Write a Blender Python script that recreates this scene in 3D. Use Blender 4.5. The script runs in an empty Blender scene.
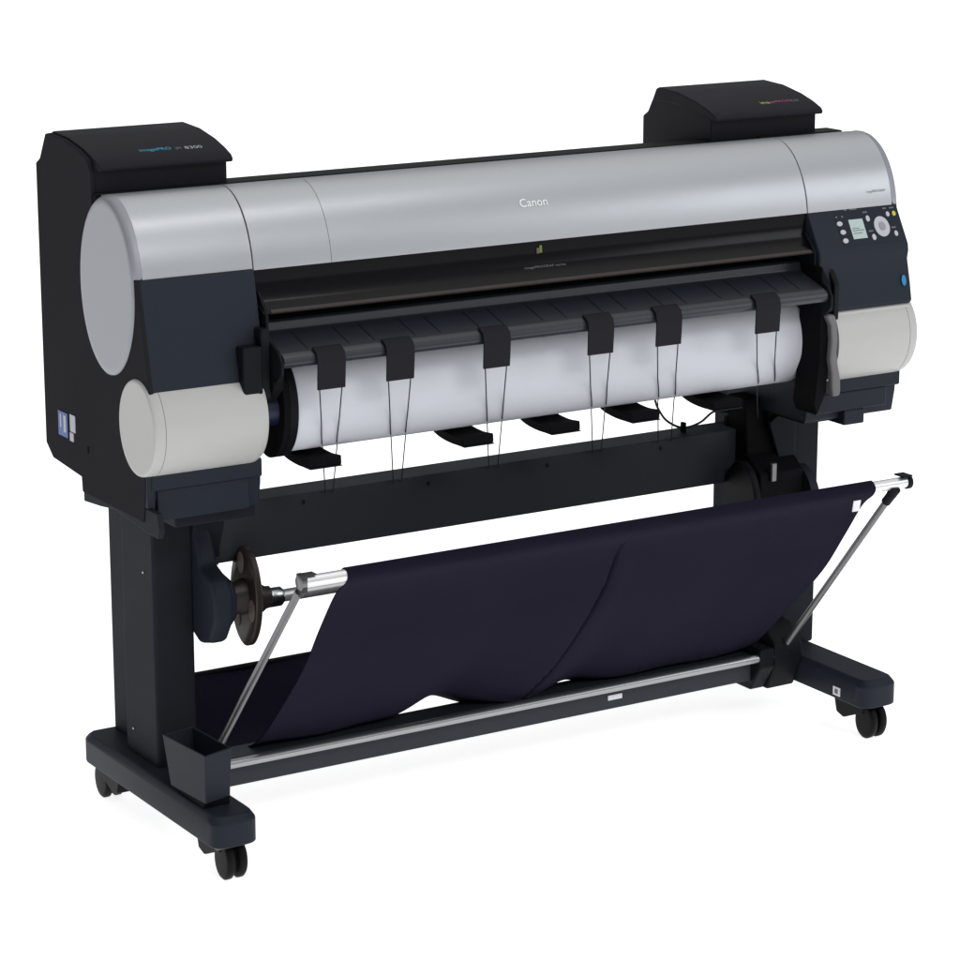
import bpy, bmesh, math, random
from mathutils import Vector, Matrix
random.seed(4)
R = math.radians
S = bpy.context.scene
C = S.collection

# ------------------------------------------------------------------ camera
cam_d = bpy.data.cameras.new('camera')
cam = bpy.data.objects.new('camera', cam_d)
C.objects.link(cam)
cam.location = (-1.8209, -4.1267, 1.7230)
YAW, PIT = R(31.823), R(14.1425)
cam.rotation_euler = (R(90) - PIT, 0, -YAW)
cam_d.sensor_width = 36
cam_d.lens = 36 * 2887.66 / 960
cam_d.clip_start = .05
cam_d.clip_end = 400
S.camera = cam

# ------------------------------------------------------------------ world: a studio dome, bright overhead, dim at the sides
w = bpy.data.worlds.new('World'); S.world = w; w.use_nodes = True
nt = w.node_tree; nt.nodes.clear()
tc = nt.nodes.new('ShaderNodeTexCoord')
sep = nt.nodes.new('ShaderNodeSeparateXYZ')
ramp = nt.nodes.new('ShaderNodeValToRGB')
bg = nt.nodes.new('ShaderNodeBackground')
wo = nt.nodes.new('ShaderNodeOutputWorld')
nt.links.new(tc.outputs['Generated'], sep.inputs[0])
nt.links.new(sep.outputs['Z'], ramp.inputs[0])
ramp.color_ramp.interpolation = 'EASE'
e = ramp.color_ramp.elements
e[0].position = .0; e[0].color = (.20, .205, .22, 1)
e[1].position = .92; e[1].color = (1, 1, 1, 1)
m_ = e.new(.42); m_.color = (.29, .295, .31, 1)
mrx = nt.nodes.new('ShaderNodeMapRange'); mrx.inputs['From Min'].default_value = -.9; mrx.inputs['From Max'].default_value = .1
mrx.inputs['To Min'].default_value = .35; mrx.inputs['To Max'].default_value = 1
mxx = nt.nodes.new('ShaderNodeVectorMath'); mxx.operation = 'SCALE'
nt.links.new(sep.outputs['X'], mrx.inputs['Value'])
nt.links.new(ramp.outputs[0], mxx.inputs[0]); nt.links.new(mrx.outputs[0], mxx.inputs['Scale'])
nt.links.new(mxx.outputs[0], bg.inputs[0])
bg.inputs[1].default_value = 1.15
nt.links.new(bg.outputs[0], wo.inputs[0])

# ------------------------------------------------------------------ studio lamps
def area(name, loc, target, sx, sy, power, col=(1, 1, 1)):
    l = bpy.data.lights.new(name, 'AREA'); l.shape = 'RECTANGLE'; l.size = sx; l.size_y = sy
    l.energy = power; l.color = col
    o = bpy.data.objects.new(name, l); C.objects.link(o); o.location = loc
    o.rotation_euler = (Vector(target) - Vector(loc)).to_track_quat('-Z', 'Y').to_euler()
    return o
area('softbox_key', (.9, -4.4, 3.4), (.75, -.2, .8), 1.6, .8, 36, (1, .99, .98))
area('strip_light', (1.0, -1.22, 2.95), (.28, -.15, 1.03), 1.15, .11, 4, (1, .985, .99))
area('softbox_fill', (4.2, -3.2, 2.4), (.9, -.2, .7), 1.6, 1.6, 26, (.95, .98, 1))

S.view_settings.view_transform = 'Standard'
S.view_settings.look = 'None'
S.view_settings.exposure = 0
S.view_settings.gamma = 1

# ------------------------------------------------------------------ materials
def mat(name, col, rough=.5, metal=0, spec=.35, bump=0, bscale=300, var=0, coat=0, col2=None, cscale=6):
    m = bpy.data.materials.new(name); m.use_nodes = True
    t = m.node_tree; p = t.nodes['Principled BSDF']
    p.inputs['Base Color'].default_value = (*col, 1)
    p.inputs['Roughness'].default_value = rough
    p.inputs['Metallic'].default_value = metal
    p.inputs['Specular IOR Level'].default_value = spec
    p.inputs['Coat Weight'].default_value = coat
    p.inputs['Coat Roughness'].default_value = .08
    tc = t.nodes.new('ShaderNodeTexCoord')
    if bump:
        n = t.nodes.new('ShaderNodeTexNoise'); n.inputs['Scale'].default_value = bscale; n.inputs['Detail'].default_value = 3
        b = t.nodes.new('ShaderNodeBump'); b.inputs['Strength'].default_value = bump; b.inputs['Distance'].default_value = .001
        t.links.new(tc.outputs['Object'], n.inputs['Vector']); t.links.new(n.outputs[0], b.inputs['Height'])
        t.links.new(b.outputs[0], p.inputs['Normal'])
    if var:
        n = t.nodes.new('ShaderNodeTexNoise'); n.inputs['Scale'].default_value = cscale; n.inputs['Detail'].default_value = 4
        mr = t.nodes.new('ShaderNodeMapRange'); mr.inputs['To Min'].default_value = rough - var; mr.inputs['To Max'].default_value = rough + var
        t.links.new(tc.outputs['Object'], n.inputs['Vector']); t.links.new(n.outputs[0], mr.inputs[0])
        t.links.new(mr.outputs[0], p.inputs['Roughness'])
    if col2:
        n = t.nodes.new('ShaderNodeTexNoise'); n.inputs['Scale'].default_value = cscale; n.inputs['Detail'].default_value = 5
        mx = t.nodes.new('ShaderNodeMix'); mx.data_type = 'RGBA'
        mx.inputs['A'].default_value = (*col, 1); mx.inputs['B'].default_value = (*col2, 1)
        t.links.new(tc.outputs['Object'], n.inputs['Vector']); t.links.new(n.outputs[0], mx.inputs['Factor'])
        t.links.new(mx.outputs['Result'], p.inputs['Base Color'])
    return m

M = dict(
    dark=mat('charcoal_plastic', (.0175, .0215, .0305), .48, spec=.10, bump=.25, bscale=900, var=.06),
    black=mat('black_plastic', (.0065, .007, .009), .5, spec=.09, bump=.25, bscale=900, var=.05),
    inkbox=mat('black_cover_plastic', (.0135, .0135, .0172), .5, spec=.08, bump=.2, bscale=900, var=.05),
    sidep=mat('flat_side_plastic', (.0160, .0160, .0195), .72, spec=.04, bump=.2, bscale=900, var=.05),
    gloss=mat('smoked_plastic', (.0035, .0030, .004), .2, spec=.14, var=.03),
    matte=mat('matte_black', (.004, .004, .005), .8, spec=.1),
    silver=mat('silver_paint', (.415, .43, .45), .35, metal=.65, spec=.4, bump=.08, bscale=2500, var=.04),
    capsil=mat('silver_end_paint', (.28, .29, .32), .42, metal=.35, spec=.4, bump=.08, bscale=2500),
    white=mat('light_grey_plastic', (.44, .44, .43), .42, spec=.35, bump=.08, bscale=900, var=.04),
    grey=mat('grey_lever_plastic', (.125, .125, .13), .45),
    paper=mat('white_roll_paper', (.70, .72, .775), .55, spec=.25, bump=.05, bscale=500),
    steel=mat('powder_coated_steel', (.0140, .0160, .0215), .62, spec=.08, bump=.3, bscale=1400, var=.06),
    beam=mat('lightened_beam_steel', (.036, .040, .049), .55, spec=.15, bump=.3, bscale=1400, var=.06),  # same steel as the stand, colour lightened to offset shade on beam and crossbar
    guide=mat('satin_guide_plastic', (.0175, .021, .029), .34, spec=.45, bump=.1, bscale=900, var=.03),
    chrome=mat('polished_steel', (.62, .62, .62), .24, metal=1, var=.05),
    alu=mat('satin_aluminium', (.72, .72, .73), .34, metal=.75, var=.05),
    rod=mat('grey_steel_rod', (.17, .17, .175), .35, metal=.8),
    rod2=mat('brushed_rod', (.36, .36, .37), .3, metal=.8),
    cloth=mat('navy_basket_cloth', (.0090, .0074, .0175), .9, spec=.06, bump=.5, bscale=1200, col2=(.0125, .0102, .0225), cscale=9),
    brown=mat('brown_black_disc', (.030, .022, .020), .38, spec=.3, var=.05),
    discin=mat('disc_window_tan', (.16, .12, .10), .4),
    rubber=mat('caster_rubber', (.004, .004, .004), .5, spec=.12),
    cord=mat('dark_cord', (.03, .03, .032), .6),
    navy=mat('navy_plastic', (.004, .007, .035), .4),
    blue=mat('blue_print', (.02, .20, .42), .5),
    lidblue=mat('bright_blue_print', (.05, .34, .60), .5),
    grn=mat('green_print', (.10, .19, .015), .5),
    mag=mat('magenta_print', (.42, .05, .19), .5),
    dimmag=mat('dull_pink_print', (.13, .07, .07), .5),
    yel=mat('yellow_print', (.52, .50, .05), .5),
    prn=mat('pale_print', (.42, .43, .46), .5),
    prnd=mat('dim_print', (.13, .13, .14), .5),
    logo=mat('logo_print', (.86, .88, .90), .3),
    dimlogo=mat('dark_logo_print', (.16, .17, .18), .4),
    lcd=mat('lcd_glass', (.42, .52, .50), .2),
    btn=mat('button_grey', (.46, .47, .50), .4),
    stick=mat('white_sticker', (.75, .75, .78), .5),
    sblue=mat('blue_sticker', (.03, .09, .32), .4),
    screw=mat('screw_steel', (.5, .5, .5), .3, metal=1),
    seam=mat('seam_shadow_gap', (.02, .02, .022), .8, spec=.1),
    floor=mat('white_floor_added_glow', (.84, .84, .84), .7, spec=.2),
)

# ------------------------------------------------------------------ object helpers
WL = {}
def tag(o, label=None, cat=None, kind=None):
    if label: o['label'] = label
    if cat: o['category'] = cat
    if kind: o['kind'] = kind
    return o
def empty(name, loc):
    o = bpy.data.objects.new(name, None); C.objects.link(o); o.location = loc; o.empty_display_size = .1
    WL[o.name] = Vector(loc); return o
def fin(name, bm, m, parent=None, bevel=0, seg=2, label=None, sharp=40, smooth=True, mats=None):
    bmesh.ops.recalc_face_normals(bm, faces=bm.faces[:])
    xs = [v.co for v in bm.verts]
    c = Vector([(min(v[i] for v in xs) + max(v[i] for v in xs)) / 2 for i in range(3)])
    for v in bm.verts: v.co -= c
    for f in bm.faces: f.smooth = smooth
    for ed in bm.edges:
        if len(ed.link_faces) == 2 and ed.calc_face_angle(0) > R(sharp): ed.smooth = False
        if len(ed.link_faces) != 2: ed.smooth = True
    me = bpy.data.meshes.new(name); bm.to_mesh(me); bm.free()
    for mm in (mats or [m]): me.materials.append(mm)
    o = bpy.data.objects.new(name, me); C.objects.link(o)
    WL[o.name] = c
    o.location = c - (WL[parent.name] if parent else Vector())
    if parent: o.parent = parent
    if bevel:
        for ed in me.edges: ed.use_edge_sharp = False
        b = o.modifiers.new('bevel', 'BEVEL'); b.width = bevel; b.segments = seg; b.limit_method = 'ANGLE'
        b.angle_limit = R(32); b.harden_normals = True
    if label: o['label'] = label
    return o
def prism(bm, prof, x0, x1, ax=0):
    """closed outline in the plane across axis ax, extruded from x0 to x1"""
    def P(a, b, t):
        return (t, a, b) if ax == 0 else ((a, t, b) if ax == 1 else (a, b, t))
    A = [bm.verts.new(P(a, b, x0)) for a, b in prof]; B = [bm.verts.new(P(a, b, x1)) for a, b in prof]
    n = len(prof)
    fs = [bm.faces.new(A[::-1]), bm.faces.new(B)]
    for i in range(n): fs.append(bm.faces.new([A[i], A[(i + 1) % n], B[(i + 1) % n], B[i]]))
    return fs
def box(bm, a, b):
    return prism(bm, [(a[1], a[2]), (b[1], a[2]), (b[1], b[2]), (a[1], b[2])], a[0], b[0])
def lathe(bm, rings, cy, cz, ry, rz, n=64, a0=0, a1=360, caps=True, mi=0):
    """rings [(x, scale)] of ellipses round an axis along x"""
    full = abs(a1 - a0) >= 360
    k = n if full else n + 1
    L = []
    for x, s in rings:
        L.append([bm.verts.new((x, cy + ry * s * math.cos(R(a0 + (a1 - a0) * i / n)), cz + rz * s * math.sin(R(a0 + (a1 - a0) * i / n)))) for i in range(k)])
    fs = []
    for a, b in zip(L, L[1:]):
        for i in range(k if full else k - 1):
            j = (i + 1) % k
            fs.append(bm.faces.new([a[i], a[j], b[j], b[i]]))
    if caps: fs += [bm.faces.new(L[0]), bm.faces.new(L[-1])]
    for f in fs: f.material_index = mi
    return fs
def tube(bm, pts, r, n=12, caps=True):
    pts = [Vector(p) for p in pts]
    rr = r if isinstance(r, (list, tuple)) else [r] * len(pts)
    prev = None; L = []
    up = Vector((0, 0, 1))
    for i, p in enumerate(pts):
        d = (pts[min(i + 1, len(pts) - 1)] - pts[max(i - 1, 0)]).normalized()
        s = d.cross(up)
        if s.length < .05: s = d.cross(Vector((0, 1, 0)))
        s.normalize(); t = s.cross(d)
        L.append([bm.verts.new(p + rr[i] * (s * math.cos(2 * math.pi * k / n) + t * math.sin(2 * math.pi * k / n))) for k in range(n)])
    for a, b in zip(L, L[1:]):
        for k in range(n): bm.faces.new([a[k], a[(k + 1) % n], b[(k + 1) % n], b[k]])
    if caps: bm.faces.new(L[0]); bm.faces.new(L[-1])
def NB(): return bmesh.new()
def strip(pts, th):
    """open outline in (y,z) thickened to a closed one"""
    P = [Vector((a, b)) for a, b in pts]; A = []; B = []
    for i, p in enumerate(P):
        d = (P[min(i + 1, len(P) - 1)] - P[max(i - 1, 0)]).normalized(); nrm = Vector((-d.y, d.x)) * th / 2
        A.append(p + nrm); B.append(p - nrm)
    return [tuple(v) for v in A + B[::-1]]
def catmull(pts, k=6):
    P = [Vector(p) for p in pts]; P = [2 * P[0] - P[1]] + P + [2 * P[-1] - P[-2]]; o = []
    for i in range(1, len(P) - 2):
        for j in range(k):
            t = j / k; a, b, c, d = P[i - 1:i + 3]
            o.append(.5 * ((2 * b) + (-a + c) * t + (2 * a - 5 * b + 4 * c - d) * t * t + (-a + 3 * b - 3 * c + d) * t ** 3))
    o.append(P[-2]); return o
def text(name, body, org, u, v, wd, ht, m, parent, label=None, depth=.0004):
    """lettering whose box is wd x ht, lower left corner at org, along u and up v"""
    cu = bpy.data.curves.new(name, 'FONT'); cu.body = body; cu.size = 1; cu.resolution_u = 3
    to = bpy.data.objects.new('tmp_text', cu); C.objects.link(to)
    me = bpy.data.meshes.new_from_object(to)
    bpy.data.objects.remove(to); bpy.data.curves.remove(cu)
    bm = NB(); bm.from_mesh(me); bpy.data.meshes.remove(me)
    xs = [q.co.x for q in bm.verts]; ys = [q.co.y for q in bm.verts]
    x0, x1, y0, y1 = min(xs), max(xs), min(ys), max(ys)
    u = Vector(u).normalized(); v = Vector(v).normalized(); n = u.cross(v); org = Vector(org)
    for q in bm.verts:
        q.co = org + u * (q.co.x - x0) / (x1 - x0) * wd + v * (q.co.y - y0) / (y1 - y0) * ht + n * depth
    return fin(name, bm, m, parent, label=label, smooth=False)
def patch(bm, org, u, v, wd, ht, th=.0006, mi=0):
    u = Vector(u).normalized(); v = Vector(v).normalized(); n = u.cross(v); o = Vector(org)
    c = [o, o + u * wd, o + u * wd + v * ht, o + v * ht]
    A = [bm.verts.new(p - n * .0005) for p in c]; B = [bm.verts.new(p + n * th) for p in c]
    fs = [bm.faces.new(A[::-1]), bm.faces.new(B)]
    for i in range(4): fs.append(bm.faces.new([A[i], A[(i + 1) % 4], B[(i + 1) % 4], B[i]]))
    for f in fs: f.material_index = mi
def disc(bm, org, u, v, ru, rv, th=.0008, n=32):
    u = Vector(u).normalized(); v = Vector(v).normalized(); nn = u.cross(v); o = Vector(org)
    A = [bm.verts.new(o + u * ru * math.cos(2 * math.pi * i / n) + v * rv * math.sin(2 * math.pi * i / n) - nn * .0005) for i in range(n)]
    B = [bm.verts.new(q.co + nn * (th + .0005)) for q in A]
    bm.faces.new(A[::-1]); bm.faces.new(B)
    for i in range(n): bm.faces.new([A[i], A[(i + 1) % n], B[(i + 1) % n], B[i]])

# ------------------------------------------------------------------ the floor
# white floor given an added glow that washes out the printer's shadows
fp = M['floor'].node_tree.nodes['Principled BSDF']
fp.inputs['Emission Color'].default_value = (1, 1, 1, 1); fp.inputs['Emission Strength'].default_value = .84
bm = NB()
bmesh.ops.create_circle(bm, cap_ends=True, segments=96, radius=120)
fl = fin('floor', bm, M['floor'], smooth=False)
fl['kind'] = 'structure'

# ------------------------------------------------------------------ the printer
W = 1.478
pr = empty('large_format_printer', (.739, -.07, 0))
tag(pr, 'wide charcoal and silver roll-fed printer on a wheeled stand with cloth catch basket', 'printer')

CY, CZ, RY, RZ = -.110, .9265, .100, .1425        # the ellipse of the silver cover
def ell(s, a): return (CY + RY * s * math.cos(R(a)), CZ + RZ * s * math.sin(R(a)))
A_TOP, A_BOT = 96, 171                             # from the top round to the silver/charcoal boundary
def cover_profile(s=1.0, inner=.955, tail=-.068):
    out = [(tail, CZ + RZ * s - .006)] + [ell(s, A_TOP - 8 + (A_BOT - A_TOP + 8) * i / 26) for i in range(27)]
    inn = [ell(inner, A_BOT - (A_BOT - 88) * i / 20) for i in range(21)] + [(tail, CZ + RZ * inner - .006)]
    return out + inn

# side housings (charcoal bodies at both ends)
def housing(x0, x1, front, label, mirror):
    prof = [(.15, .63), (.124, .61), (.014, .601), (.012, .577), (-.215, .577), (-.222, .615), (-.225, .655), (-.19, .668), (-.19, .775)] \
        + front + [ell(.915, a) for a in (168, 155, 142, 129, 116, 103, 92)] + [(-.06, 1.045), (.15, 1.045)]
    bm = NB(); prism(bm, prof, x0, x1)
    return fin('side_housing', bm, M['dark'], pr, .003, label=label)
hL = housing(.0, .199, [(-.244, .779), (-.2485, .784), (-.2125, .9505)], 'charcoal housing at the flat-sided end', 0)
hR = housing(1.279, W, [(-.254, .779), (-.2595, .784), (-.2535, .815), (-.2435, .857), (-.246, .872), (-.244, .884), (-.2065, .9505)], 'charcoal housing that carries the control panel', 1)
bm = NB()
prism(bm, [(.151, .63), (.125, .609), (.014, .600), (.012, .576), (-.215, .576), (-.2225, .615), (-.2255, .655), (-.19, .668), (-.19, .775), (-.2445, .7785), (-.249, .784), (-.213, .9505)]
      + [ell(.915, a) for a in (168, 155, 142, 129, 116, 107)] + [(-.060, 1.045), (-.060, 1.096), (-.045, 1.1165), (-.012, 1.127), (.04, 1.137), (.098, 1.141), (.110, 1.1385), (.135, 1.097), (.151, 1.088)], -.0012, .006)
side = fin('side_panel', bm, M['sidep'], pr, .0012, label='flat dark side panel with stickers')
# silver covers over the ends and the long middle one
def cover(name, x0, x1, label=None, rings=None):
    bm = NB()
    prism(bm, cover_profile(), x0, x1)
    return fin(name, bm, M['silver'], pr, .0012, label=label, sharp=50)
cover('end_cover', .0110, .1987, 'silver end cover beside the oval end cap')
mid = cover('top_cover', .2002, 1.2778, 'long silver top cover with a maker logo')
cover('end_cover', 1.2793, W - .0110, 'silver end cover above the control panel')
# oval end caps
for sx, x_out, x_in in ((1, -.004, .0112), (-1, W + .004, W - .0112)):
    bm = NB()
    rings = [(x_out, .0), (x_out, .88), (x_out, .945), (x_out + sx * .0012, .960), (x_out + sx * .005, .982), (x_out + sx * .010, .995), (x_in, 1.0)]
    lathe(bm, rings[1:], CY, CZ, RY, RZ, 96, caps=False)
    # flat face and the clipped lower front quadrant stays inside the housing outline
    lathe(bm, [(x_out, .88), (x_out, .001)], CY, CZ, RY, RZ, 96, caps=False)
    # drop the part of the bevel ring below the silver boundary
    bmesh.ops.remove_doubles(bm, verts=bm.verts[:], dist=.00005)
    for v in bm.verts:
        a = math.degrees(math.atan2((v.co.z - CZ) / RZ, (v.co.y - CY) / RY)) % 360
        if a > A_BOT or a < 60:
            if abs(v.co.x - x_out) > .003:
                v.co.x = x_out + sx * .0055
                s = .965
                v.co.y = CY + RY * s * math.cos(R(a)); v.co.z = CZ + RZ * s * math.sin(R(a))
    fin('end_cap', bm, M['capsil'], pr, sharp=60)

# fine parting line on the long cover
bm = NB()
prism(bm, [ell(1.0012, A_TOP + (A_BOT - A_TOP) * i / 26) for i in range(27)] + [ell(.99, A_BOT - (A_BOT - A_TOP) * i / 26) for i in range(27)], .337, .3376)
fin('parting_line', bm, M['seam'], mid)
# rear body between the housings, with the dark strip that shows behind the silver cover
bm = NB()
prism(bm, [(.12, .86), (.12, 1.03), (.06, 1.052), (-.028, 1.0655), (-.064, 1.0645), (-.066, 1.03), (-.13, 1.01), (-.165, .955), (-.17, .875), (-.10, .84)], .1995, 1.2785)
fin('rear_body', bm, M['black'], pr, .003)
for x0, x1 in ((.0015, .1985), (1.2795, W - .012)):
    bm = NB(); box(bm, (x0, -.0665, 1.04), (x1, -.02, 1.0655)); fin('rear_strip', bm, M['black'], pr, .003)

# ink tank boxes
def ink_box(x0, x1, yf):
    lid = [(.118, 1.118), (.106, 1.1405), (.098, 1.1435), (.04, 1.140), (-.012, 1.1300), (-.047, 1.1195), (-.070, 1.1100), (-.0755, 1.104), (-.0735, 1.0985), (-.064, 1.099), (-.05, 1.103), (.05, 1.118)]
    bm = NB()
    prism(bm, [(.15, 1.046 if x0 < .1 else 1.0), (.15, 1.088), (.135, 1.097), (.110, 1.1385), (.098, 1.141), (.04, 1.137), (-.012, 1.127), (-.047, 1.1165), (-.058, 1.105), (-.058, 1.046), (-.03, 1.0 if x0 > .1 else 1.046)], x0 + .003, x1 - .003)
    b = fin('ink_tank_box', bm, M['inkbox'], pr, .002, label=('black ink box at the plain end, blue lettering' if x0 < .1 else 'black ink box at the panel end, coloured lettering'))
    bm = NB(); prism(bm, lid, x0 + (.004 if x0 < .1 else 0), x1)
    l = fin('lid', bm, M['inkbox'], b, .0022)
    return b, l
b1, l1 = ink_box(.003, .237, 0)
b2, l2 = ink_box(1.176, 1.413, 0)
u = Vector((1, 0, 0)); v = Vector((0, .07, .0215)).normalized()
def on_lid(x): return (x, -.046, 1.1199)
text('lettering', 'imagePRO', on_lid(.092), u, v, .054, .012, M['lidblue'], b1)
text('lettering', 'iPF', on_lid(.153), u, v, .011, .009, M['prnd'], b1)
text('lettering', '8300', on_lid(.169), u, v, .030, .010, M['prn'], b1)
text('lettering', 'ima', on_lid(1.298), u, v, .020, .010, M['yel'], b2)
text('lettering', 'gePROG', on_lid(1.320), u, v, .044, .010, M['mag'], b2)
text('lettering', 'RAF', on_lid(1.366), u, v, .017, .010, M['prnd'], b2)

# silver cover lettering
def on_cover(x, z, off=.0006):
    s = (z - CZ) / RZ; c = math.sqrt(1 - s * s)
    p = Vector((x, CY - RY * c, z)); n = Vector((0, -c / RY, s / RZ)).normalized()
    vv = Vector((0, n.z, -n.y)).normalized(); vv = vv if vv.z > 0 else -vv
    return p + n * off, vv
p, vv = on_cover(.697, 1.004); text('maker_logo', 'Canon', p, u, vv, .053, .0140, M['logo'], mid)
p, vv = on_cover(1.4105, .972); ec = [o for o in pr.children if o.name.startswith('end_cover')][1]
text('model_lettering', 'imagePROGRAF', p, u, vv, .043, .0055, M['dimlogo'], ec)

# ---- control panel
po = Vector((0, -.2065, .9505)); pv = Vector((0, .0375, .0665)).normalized()   # up the slope
pn = u.cross(pv)
def PP(x, t): return po + Vector((x, 0, 0)) + pv * t + pn * .0004
bm = NB(); patch(bm, PP(1.335, -.070), u, pv, .136, .060, .0002)
cp = fin('control_panel', bm, M['dark'], pr)
bm = NB(); patch(bm, PP(1.3605, -.0585), u, pv, .031, .036, .0012); fin('screen', bm, M['lcd'], cp)
bm = NB(); patch(bm, PP(1.3635, -.044), u, pv, .025, .0012, .0016); patch(bm, PP(1.3635, -.040), u, pv, .016, .0012, .0016)
patch(bm, PP(1.3635, -.049), u, pv, .020, .0012, .0016); fin('screen_text', bm, M['dimlogo'], cp)
bm = NB(); disc(bm, PP(1.4295, -.0405), u, pv, .0165, .0190, .002); dl = fin('dial', bm, M['btn'], cp, .0006)
bm = NB(); disc(bm, PP(1.4295, -.0405), u, pv, .0068, .0078, .0034); fin('dial_centre', bm, M['capsil'], cp, .0005)
for x, t, a, b_ in ((1.3395, -.0280, .0058, .0044), (1.3415, -.0440, .0058, .0044), (1.3415, -.0600, .0058, .0044), (1.4035, -.0235, .004, .0056), (1.4055, -.0585, .004, .0056),
                    (1.4500, -.0190, .0036, .0046), (1.4640, -.0190, .0036, .0046), (1.4560, -.0560, .0036, .0050)):
    bm = NB(); disc(bm, PP(x, t), u, pv, a, b_, .002, 16); fin('button', bm, M['yel'] if x > 1.46 else M['btn'], cp)
for x, t, l_ in ((1.358, -.0045, .006), (1.370, -.0045, .016), (1.335, -.0165, .004), (1.348, -.0165, .004), (1.397, -.0125, .010), (1.398, -.048, .010), (1.4430, -.0090, .008), (1.458, -.0090, .010), (1.450, -.0455, .010)):
    bm = NB(); patch(bm, PP(x, t), u, pv, l_, .0026); fin('panel_marking', bm, M['prnd'], cp)
# blue wave emblem on the housing front
fo = Vector((1.455, -.2515, .812)); fv = Vector((0, .011, .043)).normalized()
fo.y = -.2535 + (.812 - .815) * .01 / .042 - .0008 + .0007
bm = NB(); disc(bm, fo + Vector((.006, -.0003, .009)), u, fv, .0048, .0095, .0008); em = fin('blue_emblem', bm, M['blue'], hR)

# ---- light grey roll covers (lobes)
LY, LZ, LRY, LRZ = -.208, .7235, .0655, .0775
for x0, x1, flip in ((-.005, .176, 0), (W + .005, 1.305, 1)):
    s = 1 if not flip else -1
    bm = NB()
    rings = [(x0, .90), (x0, .952), (x0 + s * .0014, .968), (x0 + s * .005, .987), (x0 + s * .012, .995), (x0 + s * .017, 1.0), (x1, 1.0)]
    if not flip: rings += [(x1 + .008, .985), (x1 + .014, .94)]
    lathe(bm, rings, LY, LZ, LRY, LRZ, 72)
    rc = fin('roll_cover', bm, M['white'], pr, sharp=55, label='light grey rounded cover ' + ('with an oval end face' if not flip else 'under the control panel'))
    bm = NB(); lathe(bm, [(x0 + s * .018, 1.0022), (x0 + s * .0188, 1.0022)], LY, LZ, LRY, LRZ, 72, caps=True); fin('joint_line', bm, M['prnd'], rc)
# flat faceted top of the cover under the front panel
for x0, x1 in ((.004, .162), (1.312, W - .003)):
    bm = NB(); prism(bm, [(-.20, .74), (-.2635, .738), (-.2480 if x0 < .1 else -.2575, .7788), (-.20, .7788)], x0, x1)
    fin('cover_top', bm, M['white'], [o for o in pr.children if o.name.startswith('roll_cover')][0 if x0 < .1 else 1], .003)

# ---- under-bands and mounting brackets
for prof_x in (((.006, .197), (.627, .657), -.232), ((.018, .177), (.577, .6275), -.226)):
    (xa, xb), (za, zb), yf = prof_x
    bm = NB(); box(bm, (xa, yf, za), (xb, -.02, zb)); fin('base_band', bm, M['dark'], pr, .003)
for xa, xb, za, zb in ((1.29, 1.480, .627, .657), (1.29, 1.450, .593, .6275), (1.355, 1.401, .566, .5935)):
    bm = NB(); box(bm, (xa, -.232, za), (xb, -.02, zb)); fin('base_band', bm, M['dark'], pr, .003)
bm = NB(); prism(bm, [(.012, .560), (.012, .60), (-.262, .60), (-.268, .575), (-.262, .560), (-.235, .560), (-.105, .572), (-.05, .565)], .0005, .010)
fin('mounting_plate', bm, M['steel'], pr, .002)
bm = NB(); box(bm, (.0, -.23, .60), (.012, -.19, .662)); fin('mounting_plate', bm, M['dark'], pr, .002)
for a, b_ in (((.06, -.20, .555), (.20, .14, .5775)), ((1.29, -.20, .570), (1.42, .14, .6))):
    bm = NB(); box(bm, a, b_); fin('mounting_bracket', bm, M['steel'], pr, .003)

# ---- smoked window and the inside behind it
bm = NB()
prism(bm, [(-.2035, .951), (-.2055, .930), (-.2070, .912), (-.2180, .896), (-.2320, .8885), (-.2360, .8845), (-.2330, .8815), (-.225, .881), (-.19, .881), (-.18, .90), (-.18, .951)], .2015, 1.2765)
wd = fin('smoked_window', bm, M['gloss'], pr, .001)
bm = NB(); prism(bm, [(-.2325, .8893), (-.2372, .8856), (-.2352, .8830), (-.2300, .8865)], .215, 1.268); fin('window_edge', bm, M['brown'], wd)
# emblem and small label in the window
bm = NB(); patch(bm, (.7265, -.2066, .9290), u, (0, .09, 1), .0045, .012, .0008); fin('green_emblem', bm, M['grn'], wd)
bm = NB(); patch(bm, (.7210, -.2066, .9280), u, (0, .09, 1), .0050, .009, .0008); fin('magenta_emblem', bm, M['dimmag'], wd)
text('caution_label', 'imagePROGRAF series', (.694, -.2132, .9035), u, (0, .55, .8), .080, .0055, M['prnd'], wd, depth=.0012)

# ---- output guide: sloping panel with a rolled lip
G0, G1 = .212, 1.272
bm = NB()
prism(bm, [(-.15, .874), (-.197, .8665), (-.2015, .8625), (-.2025, .8505), (-.2060, .8470), (-.2680, .8275), (-.2760, .8240), (-.2805, .8185), (-.2815, .811), (-.2780, .8050), (-.2700, .8030), (-.20, .806), (-.15, .82)], G0, G1)
gd = fin('output_guide', bm, M['guide'], pr, .0015)
x = G0 + .05; k = 0
while x < G1 - .03:
    bm = NB(); patch(bm, (x, -.2080, .84655), (1, 0, 0), (0, -.0600, -.0190), .0011, .058, -.0006)
    fin('guide_seam', bm, M['black'], gd); x += .046 if k % 2 else .074; k += 1
# side wings of the guide
for x in (.2035, 1.2725):
    bm = NB(); prism(bm, [(-.15, .93), (-.212, .915), (-.232, .893), (-.239, .880), (-.238, .860), (-.250, .842), (-.276, .831), (-.287, .815), (-.287, .796), (-.27, .78), (-.20, .78), (-.15, .80)], x, x + .006)
    fin('guide_wing', bm, M['black'], gd, .002)

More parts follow.
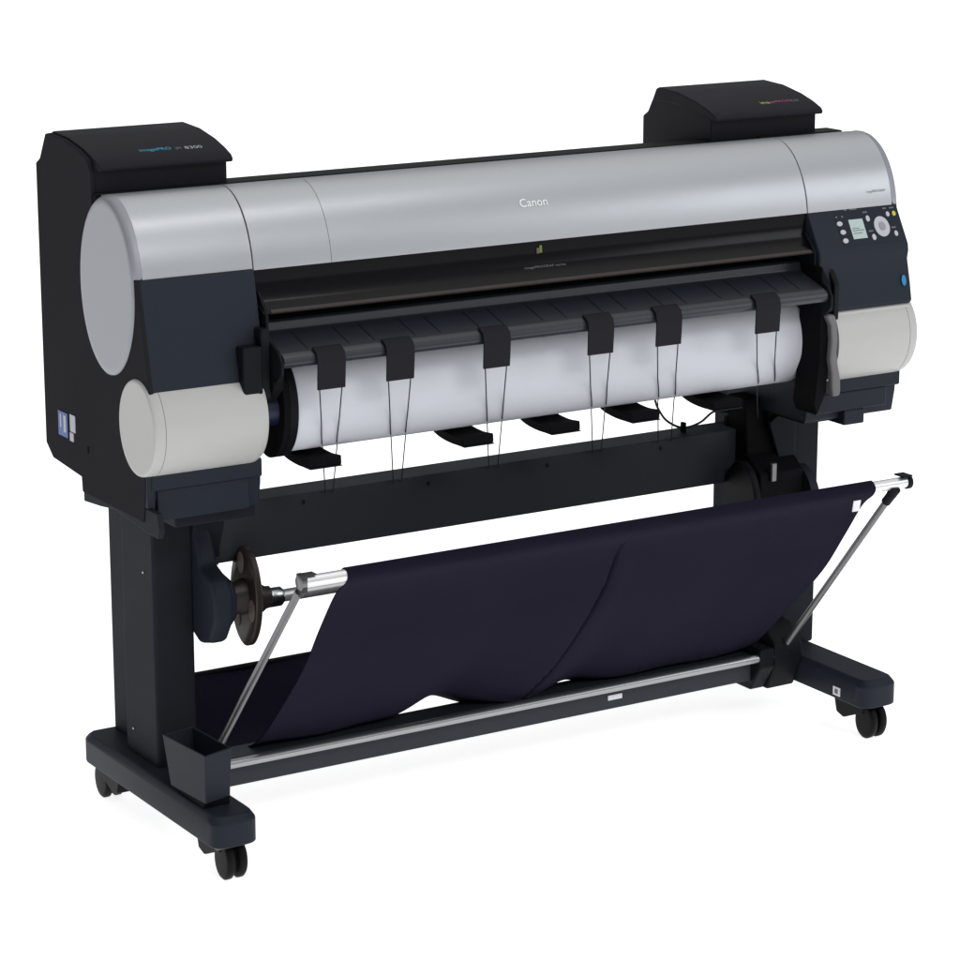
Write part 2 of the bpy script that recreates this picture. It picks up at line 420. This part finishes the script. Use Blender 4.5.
# ---- tabs over the lip with their two cords each
tabs = [(.267, .317, .4075, .0075), (.390, .441, .538, .008), (.569, .620, .728, .009), (.770, .821, .942, .009), (.906, .958, 1.087, .014), (1.112, 1.164, 1.308, .015)]
for a, b_, ce, hw in tabs:
    bm = NB()
    pts = [(-.2685, .8303), (-.2740, .8285), (-.2835, .8225), (-.2868, .812), (-.2868, .800), (-.2855, .766)]
    st = strip(pts, .0035)
    fs = prism(bm, st, 0, 1)
    for q in bm.verts:
        f = max(0, min(1, (.815 - q.co.z) / .05))
        q.co.x = a if q.co.x < .5 else b_ - .001 * f
    tb = fin('holding_tab', bm, M['inkbox'], pr, .001)
    for sx, x0 in ((-1, a + .004), (1, b_ - .006)):
        A_, B_ = Vector((x0, -.2850, .770)), Vector((ce + sx * hw, -.0625, .536)); P_ = []
        for i in range(17):
            q = A_.lerp(B_, i / 16)
            for _ in range(60):                      # pulled taut over the front of the paper roll
                if ((q.y + .158) / .0560) ** 2 + ((q.z - .7185) / .0785) ** 2 > 1: break
                q += Vector((-.00055, -.0009, .00025))
            P_.append(q)
        bm = NB(); tube(bm, P_, .0010, 8); fin('cord', bm, M['cord'], tb)

# ---- roll supports either side of the paper roll
bm = NB(); box(bm, (.1515, -.262, .754), (.186, -.20, .840)); box(bm, (.186, -.255, .752), (.203, -.19, .865)); fin('support_arm', bm, M['black'], pr, .004)
bm = NB(); prism(bm, [(-.10, .83), (-.24, .83), (-.262, .80), (-.262, .77), (-.23, .742), (-.20, .735), (-.10, .70)], .203, .222); fin('support_arm', bm, M['matte'], pr, .003)
bm = NB(); prism(bm, [(-.05, .86), (-.236, .865), (-.262, .83), (-.262, .74), (-.24, .66), (-.20, .60), (-.11, .58), (-.05, .60)], 1.300, 1.3115); fin('support_arm', bm, M['black'], pr, .003)
bm = NB(); prism(bm, [(-.05, .80), (-.19, .80), (-.215, .76), (-.200, .68), (-.16, .62), (-.10, .60), (-.05, .60)], 1.3105, 1.3190); fin('support_arm', bm, M['matte'], pr, .002)
RYc, RZc = -.158, .7185
for x0, x1, s in ((.243, .2565, 1.0), (.2565, .2715, 1.0)):
    bm = NB(); lathe(bm, [(x0, .86 if s and x0 < .25 else 1), (x0 + .003, 1), (x1 - .002, 1), (x1, .985)], RYc, RZc, .0585, .0825, 72)
    fin('roll_flange', bm, M['matte'] if x0 < .25 else M['black'], pr, sharp=50)
bm = NB(); lathe(bm, [(1.2815, .97), (1.284, 1), (1.292, 1), (1.295, .97)], RYc, RZc, .0600, .0850, 72); fin('roll_flange', bm, M['black'], pr, sharp=50)
bm = NB(); lathe(bm, [(.198, 1), (.244, 1)], RYc - .030, RZc, .018, .024, 40); fin('spool_knob', bm, M['navy'], pr, .002)
# grey release lever
bm = NB(); prism(bm, [(1.274, .780), (1.292, .780), (1.2975, .765), (1.3010, .735), (1.2990, .712), (1.3030, .690), (1.3090, .665), (1.3100, .642), (1.3080, .634), (1.2925, .634), (1.2900, .652), (1.2890, .675), (1.2845, .700), (1.2865, .735), (1.2840, .760)], -.276, -.262, ax=1)
fin('release_lever', bm, M['grey'], pr, .004, 3)
bm = NB(); prism(bm, [(1.272, .865), (1.288, .838), (1.292, .785), (1.290, .64), (1.270, .60), (1.262, .62), (1.272, .70)], -.262, -.20, ax=1)
fin('lever_recess', bm, M['matte'], pr, .003)

# ---- curved deflectors below the roll
for x0 in (.296, .583, .7545, .918, 1.092):
    pts = catmull([(-.080, .70), (-.083, .662), (-.095, .640), (-.122, .6285), (-.165, .6245), (-.200, .6270)], 5)
    bm = NB(); prism(bm, strip([(q.x, q.y) for q in [Vector(p) for p in pts]], .0155), x0, x0 + .060)
    hk = fin('media_deflector', bm, M['matte'], pr, .002)
    bm = NB(); box(bm, (x0 + .001, -.2035, .6175), (x0 + .059, -.150, .6190)); fin('deflector_edge', bm, M['dark'], hk)
bm = NB(); prism(bm, [(-.03, .80), (-.09, .80), (-.09, .69), (-.03, .69)], .26, 1.29); fin('cross_plate', bm, M['matte'], pr)

# ---- stand: beam, legs, feet, crossbar
bm = NB(); box(bm, (.15, -.060, .443), (1.345, .004, .540)); bmb = fin('stand_beam', bm, M['beam'], pr, .002)
for x in (.36, .60, .84, 1.08):
    bm = NB(); disc(bm, (x, -.0603, .525), (1, 0, 0), (0, 0, 1), .003, .004, .001, 12)
    fin('screw', bm, M['steel'], bmb)
def leg(xf0, xf1, s):
    bm = NB()
    box(bm, (xf0, -.070, .112), (xf1, .052, .572))                                 # front post
    box(bm, (xf0 + (.025 if s > 0 else .003), .098, .112), (xf1 - (.003 if s > 0 else .005), .155, .572))     # rear post
    box(bm, (xf0 + .022, .05, .112), (xf1 - .012, .10, .5715))
    return fin('stand_leg', bm, M['steel'], pr, .006, 3)
lg = leg(.080, .152, 1); lg2 = leg(1.352, 1.430, -1)
for y, z in ((-.035, .441), (.02, .16)):
    bm = NB(); lathe(bm, [(.0785, .6), (.0775, .3)], y, z, .0028, .004, 12); fin('screw', bm, M['screw'], lg)
def foot(x0, x1):
    bm = NB()
    yb, yf = .170, -.312
    wd_ = x1 - x0; mx_ = (x0 + x1) / 2
    prof = [(x0, yb - .022), (x0 + .004, yb - .008), (x0 + .016, yb), (x1 - .016, yb), (x1 - .004, yb - .008), (x1, yb - .022)]
    prof += [(mx_ + wd_ / 2 * abs(math.cos(R(a))) ** .55 * (1 if a < 90 else -1), yf + .010 - .030 * math.sin(R(a)) ** .7) for a in range(0, 181, 12)]
    A = [bm.verts.new((a, b, .066)) for a, b in prof]; B = [bm.verts.new((a, b, .106)) for a, b in prof]
    cx = (x0 + x1) / 2
    T = [bm.verts.new((cx + (a - cx) * .84, -.07 + (b + .07) * .965, .117)) for a, b in prof]
    n = len(prof); bm.faces.new(A[::-1]); bm.faces.new(T)
    for L1, L2 in ((A, B), (B, T)):
        for i in range(n): bm.faces.new([L1[i], L1[(i + 1) % n], L2[(i + 1) % n], L2[i]])
    return fin('stand_foot', bm, M['dark'], pr, .003, 3, sharp=60)
f1 = foot(.050, .130); f2 = foot(1.340, 1.420)
bm = NB(); patch(bm, (1.3392, -.244, .073), (0, -1, 0), (0, 0, 1), .020, .016); st = fin('sticker', bm, M['stick'], f2)
bm = NB(); patch(bm, (1.3384, -.250, .077), (0, -1, 0), (0, 0, 1), .008, .008); fin('sticker_print', bm, M['prnd'], f2)
# chamfered plate peeking under the front foot
bm = NB(); box(bm, (.060, -.318, .061), (.112, -.10, .0665)); fin('foot_plate', bm, M['grey'], f1)
# casters: twin wheels with a brake housing
for cx, cyy, s in ((.096, -.292, 1), (.090, .148, -1), (1.384, -.298, 1), (1.384, .150, -1)):
    bm = NB()
    prism(bm, [(cyy + .012 * s, .0655), (cyy - .004 * s, .062), (cyy + .0 * s, .045), (cyy + .018 * s, .040), (cyy + .055 * s, .024), (cyy + .075 * s, .030), (cyy + .085 * s, .0655)], cx - .020, cx + .014)
    ca = fin('caster', bm, M['rubber'], pr, .003)
    for dx in (-.0095, .0115):
        bm = NB(); xw = cx + dx
        lathe(bm, [(xw - .0075, .72), (xw - .007, .9), (xw - .004, 1), (xw + .004, 1), (xw + .007, .9), (xw + .0075, .72)], cyy, .032, .026, .0325, 40)
        fin('wheel', bm, M['rubber'], ca, sharp=60)
# storage box on the front foot: open-topped
bm = NB()
o_ = [(.046, -.160), (.056, -.292), (.110, -.276), (.104, -.150)]
bt = [(.050, -.178), (.058, -.286), (.108, -.272), (.102, -.165)]
cxm, cym = .079, -.22
V = []
for z, P_, k in ((.128, bt, 1), (.209, o_, 1), (.209, o_, .90), (.140, bt, .88)):
    V.append([bm.verts.new((cxm + (a - cxm) * k, cym + (b - cym) * (k + (.03 if k < 1 else 0)), z - (.0 if k == 1 else 0))) for a, b in P_])
for a, b in zip(V, V[1:]):
    for i in range(4): bm.faces.new([a[i], a[(i + 1) % 4], b[(i + 1) % 4], b[i]])
bm.faces.new(V[0][::-1]); bm.faces.new(V[-1])
fin('storage_box', bm, M['dark'], pr, .0025)
bm = NB(); box(bm, (.060, -.275, .115), (.105, -.165, .1285)); fin('box_mount', bm, M['matte'], pr)
# crossbar between the feet
bm = NB(); box(bm, (.10, -.121, .080), (1.345, -.068, .130)); cb = fin('crossbar', bm, M['beam'], pr, .003)
bm = NB(); patch(bm, (.931, -.1212, .0975), (1, 0, 0), (0, 0, 1), .030, .009); fin('sticker', bm, M['stick'], cb)
bm = NB(); tube(bm, [(.135, -.140, .1275), (1.282, -.140, .1275)], .0078, 20); fin('basket_rod', bm, M['rod2'], pr)
bm = NB()
prism(bm, [(.02, .060), (.02, .165), (-.06, .185), (-.115, .178), (-.150, .150), (-.150, .112), (-.128, .060)], 1.278, 1.340)
fin('rod_bracket', bm, M['black'], pr, .004)
bm = NB(); prism(bm, [(-.15, .145), (-.15, .11), (-.12, .062), (.03, .062), (.06, .100), (-.04, .145)], 1.245, 1.2785); fin('rod_bracket', bm, M['black'], pr, .004)
bm = NB(); prism(bm, [(.0, .072), (.0, .165), (-.10, .170), (-.148, .145), (-.148, .112), (-.12, .080)], .128, .150); fin('rod_bracket', bm, M['black'], pr, .004)

# ---- take-up reel drive on the leg
bm = NB()
prism(bm, catmull_y if False else [(-.02, .520), (-.07, .520), (-.088, .480), (-.098, .455), (-.135, .440), (-.150, .415), (-.152, .372), (-.138, .350), (-.128, .333), (-.085, .322), (-.06, .335), (-.045, .36), (-.0, .375)], .150, .184)
fin('drive_housing', bm, M['dark'], pr, .010, 4)
bm = NB(); prism(bm, [(-.065, .438), (-.118, .428), (-.132, .405), (-.130, .372), (-.112, .352), (-.075, .345), (-.055, .37), (-.055, .41)], .184, .200); fin('drive_cover', bm, M['dark'], pr, .005, 3)
bm = NB(); prism(bm, [(-.058, .542), (-.075, .542), (-.078, .515), (-.062, .47), (-.058, .44)], .150, .205); fin('drive_bracket', bm, M['steel'], pr, .003)
SY_, SZ_ = -.105, .3960
bm = NB()
lathe(bm, [(.2230, .96), (.2250, 1), (.2330, 1), (.2350, .96)], SY_, SZ_, .0470, .0835, 64)
fl_ = fin('reel_flange', bm, M['brown'], pr, sharp=40)
for a in (78, 198, 318):
    cyy = SY_ + .031 * math.cos(R(a)); czz = SZ_ + .057 * math.sin(R(a))
    bm = NB(); lathe(bm, [(.2220, 1), (.2360, 1)], cyy, czz, .0100, .0185, 24); fin('flange_window', bm, M['discin'], fl_)
bm = NB()
lathe(bm, [(.198, .8), (.224, 1)], SY_, SZ_, .022, .031, 40)
lathe(bm, [(.234, 1), (.256, 1), (.262, .82), (.270, .78), (.272, .5)], SY_, SZ_ - .008, .0175, .0235, 40)
fin('reel_hub', bm, M['brown'], pr, sharp=40)
bm = NB(); tube(bm, [(.258, SY_, SZ_ - .010), (1.235, SY_, SZ_ - .010)], .0105, 20); fin('reel_spindle', bm, M['alu'], pr)
bm = NB(); lathe(bm, [(.262, .9), (.266, 1), (.290, 1), (.294, .8)], SY_, SZ_ - .010, .0135, .0165, 32); fin('spindle_collar', bm, M['chrome'], pr, sharp=50)
# far reel holder
bm = NB(); lathe(bm, [(1.222, .96), (1.225, 1), (1.234, 1), (1.237, .96)], SY_, SZ_ + .012, .0490, .0850, 64); fin('reel_flange', bm, M['black'], pr, sharp=40)
bm = NB(); prism(bm, [(-.03, .60), (-.085, .60), (-.095, .50), (-.135, .47), (-.135, .35), (-.03, .35)], 1.246, 1.345); fin('drive_housing', bm, M['matte'], pr, .004)
bm = NB(); lathe(bm, [(1.345, 1), (1.362, 1), (1.366, .92)], -.112, .398, .052, .074, 48); fin('drive_cover', bm, M['dark'], pr, sharp=40)
bm = NB(); box(bm, (1.266, -.142, .455), (1.279, -.134, .490)); fin('holder_latch', bm, M['rod'], pr, .003)
bm = NB(); box(bm, (1.288, -.10, .541), (1.352, .0, .665)); fin('support_bracket', bm, M['matte'], pr, .003)
bm = NB(); prism(bm, [(1.285, .555), (1.345, .595), (1.345, .44), (1.325, .44)], -.108, -.100, ax=1); fin('support_bracket', bm, M['steel'], pr, .002)

# ---- cable along the beam
bm = NB(); tube(bm, catmull([(1.075, -.03, .66), (1.088, -.03, .606), (1.099, -.03, .583), (1.117, -.03, .563), (1.150, -.03, .548), (1.188, -.03, .553), (1.221, -.03, .570), (1.266, -.03, .560)], 5), .0022, 8)
cbq = fin('cable', bm, M['cord'], pr)
for x in (1.150, 1.248):
    bm = NB(); box(bm, (x - .003, -.036, .5405), (x + .003, -.026, .558)); fin('cable_clip', bm, M['matte'], cbq)

# ---- catch basket: bar, struts, cloth
BY, BZ = -.420, .506
bk = empty('catch_basket', (.739, -.42, .506)); bk.location = WL['catch_basket'] - WL[pr.name]; bk.parent = pr
bm = NB(); tube(bm, [(.163, BY, BZ), (1.3430, BY, BZ)], .0098, 24); fin('basket_bar', bm, M['alu'], bk)
for x0, x1 in ((.157, .1665), (1.3400, 1.3495)):
    bm = NB(); lathe(bm, [(x0, .9), (x0 + .001, 1), (x1 - .001, 1), (x1, .9)], BY, BZ, .0125, .0125, 32); fin('bar_end_cap', bm, M['black'] if x0 > 1 else M['rod'], bk, sharp=50)
bm = NB(); box(bm, (1.325, -.433, .5175), (1.346, -.407, .5205)); fin('bar_clip', bm, M['black'], bk, .001)
bm = NB(); prism(bm, [(-.4315, .492), (-.4315, .519), (-.410, .519), (-.410, .485), (-.416, .482)], .158, .1665); fin('bar_clip', bm, M['cord'], bk, .001)
bm = NB(); box(bm, (.164, -.428, .5165), (.184, -.412, .519)); fin('bar_clip', bm, M['cord'], bk, .0008)
for a, b_ in (((.160, -.112, .135), (.160, -.414, .490)), ((1.308, -.140, .142), (1.310, -.424, .492))):
    bm = NB(); tube(bm, [a, b_], .0062, 16); fin('basket_strut', bm, M['rod'], bk)
bm = NB(); tube(bm, [(1.310, -.420, .487), (1.312, -.430, .500)], .009, 16); tube(bm, [(1.309, -.408, .472), (1.31, -.422, .489)], .0085, 16); fin('strut_joint', bm, M['black'], bk)
bm = NB(); lathe(bm, [(1.300, 1), (1.318, 1)], -.138, .140, .014, .019, 24); fin('strut_joint', bm, M['black'], bk, .002)

# cloth: path in (y,z) from the bar, down, under and up to the back rod
path = catmull([(-.4095, .5125), (-.420, .5172), (-.4305, .508), (-.424, .495), (-.388, .466), (-.338, .398), (-.287, .325), (-.20, .228), (-.125, .152), (-.070, .122), (-.010, .118), (.06, .135), (.12, .165), (.150, .184)], 6)
nx = 760
def g(x, c, s): return math.exp(-((x - c) / s) ** 2)
bm = NB(); grid = []
for i in range(nx + 1):
    t = i / nx; row = []
    for j, q in enumerate(path):
        k = j / (len(path) - 1)
        y, z = q.x, q.y
        low = max(0, min(1, (.50 - z) / .36)) if j > 12 else 0            # 0 at the bar, 1 at the bottom
        x0 = .2365; x1 = 1.266 + .022 * math.sin(math.pi * min(1, low * 1.15)) ** .8 * (1 - low) - .014 * low
        if j > 12 and y > -.06: x0 -= .10 * min(1, (y + .06) / .12)
        x = x0 + (x1 - x0) * t
        if j > 20:
            z += low ** 3 * (.033 * g(x, .585, .062) - .012 * g(x, .74, .07) + .010 * g(x, .86, .05) - .006 * g(x, 1.05, .12) + .003 * math.sin(x * 31))
        if 12 < j and z < .5 and y < -.02:
            zz = [(.10, .742), (.143, .747), (.168, .754), (.203, .765), (.325, .766), (.393, .772), (.454, .764), (.60, .740)]
            xc = zz[0][1]
            for (za, xa), (zb, xb) in zip(zz, zz[1:]):
                if za <= z <= zb: xc = xa + (xb - xa) * (z - za) / (zb - za)
            dd = x - xc; gate = min(1, low * 3)
            fold = gate * ((.006 * math.exp(dd / .06) if dd < 0 else .006 * max(0, 1 - dd / .0018)) - (.020 * math.exp(-((dd - .0055) / .0042) ** 2) if dd > 0 else 0) + .004 * math.exp(-((dd - .030) / .018) ** 2))
            hang = .010 * math.sin(math.pi * min(1, low)) * (math.sin(x * 9.2 + .6) + .5 * math.sin(x * 23 + z * 14)) * .6
            y -= (fold + hang) * .75; z -= (fold + hang) * .65 * .0
        row.append(bm.verts.new((x, y, z)))
    grid.append(row)
for a, b_ in zip(grid, grid[1:]):
    for j in range(len(path) - 1): bm.faces.new([a[j], a[j + 1], b_[j + 1], b_[j]])
cl = fin('basket_cloth', bm, M['cloth'], bk, sharp=75)
sd = cl.modifiers.new('thickness', 'SOLIDIFY'); sd.thickness = .0022; sd.offset = 0
bm = NB(); patch(bm, (1.2250, -.4200, .4690), (1, 0, 0), (0, -.18, .98), .015, .020, .0012); fin('cloth_tag', bm, M['stick'], bk)
bm = NB(); tube(bm, [(.15, .152, .184), (1.36, .152, .184)], .006, 12); fin('basket_rod', bm, M['black'], bk)

# ---- stickers and slot on the plain side
bm = NB(); patch(bm, (-.0016, .096, .654), (0, -1, 0), (0, 0, 1), .036, .040); s1 = fin('blue_sticker', bm, M['sblue'], side)
bm = NB(); patch(bm, (-.0022, .088, .668), (0, -1, 0), (0, 0, 1), .005, .022); patch(bm, (-.0022, .074, .662), (0, -1, .0), (0, 0, 1), .009, .028); fin('sticker_print', bm, M['prn'], side)
bm = NB(); patch(bm, (-.0016, .050, .668), (0, -1, 0), (0, 0, 1), .020, .028); patch(bm, (-.0016, .052, .652), (0, -1, 0), (0, 0, 1), .014, .014); fin('white_sticker', bm, M['prn'], side)
bm = NB(); patch(bm, (-.0016, -.013, .644), (0, -1, 0), (0, 0, 1), .005, .012); fin('side_slot', bm, M['matte'], side)

# ------------------------------------------------------------------ the paper roll it carries
bm = NB()
lathe(bm, [(.2725, .30), (.2725, 1), (1.2805, 1), (1.2805, .30)], RYc, RZc, .0540, .0760, 96, caps=False)
rl = fin('paper_roll', bm, M['paper'], sharp=50)
tag(rl, 'thick roll of white paper lying under the output guide of the printer', 'paper roll')
bm = NB(); lathe(bm, [(.262, .30), (1.290, .30)], RYc, RZc, .0540, .0760, 40); fin('roll_core', bm, M['black'], rl)
# loose wraps of paper: slight sheet edges round the roll
for x in (.46, .70, .93, 1.10):
    bm = NB(); lathe(bm, [(x, 1.0016), (x + .0012, 1.0024), (x + .0024, 1.0016)], RYc, RZc, .0540, .0760, 96, caps=False); fin('sheet_edge', bm, M['paper'], rl)
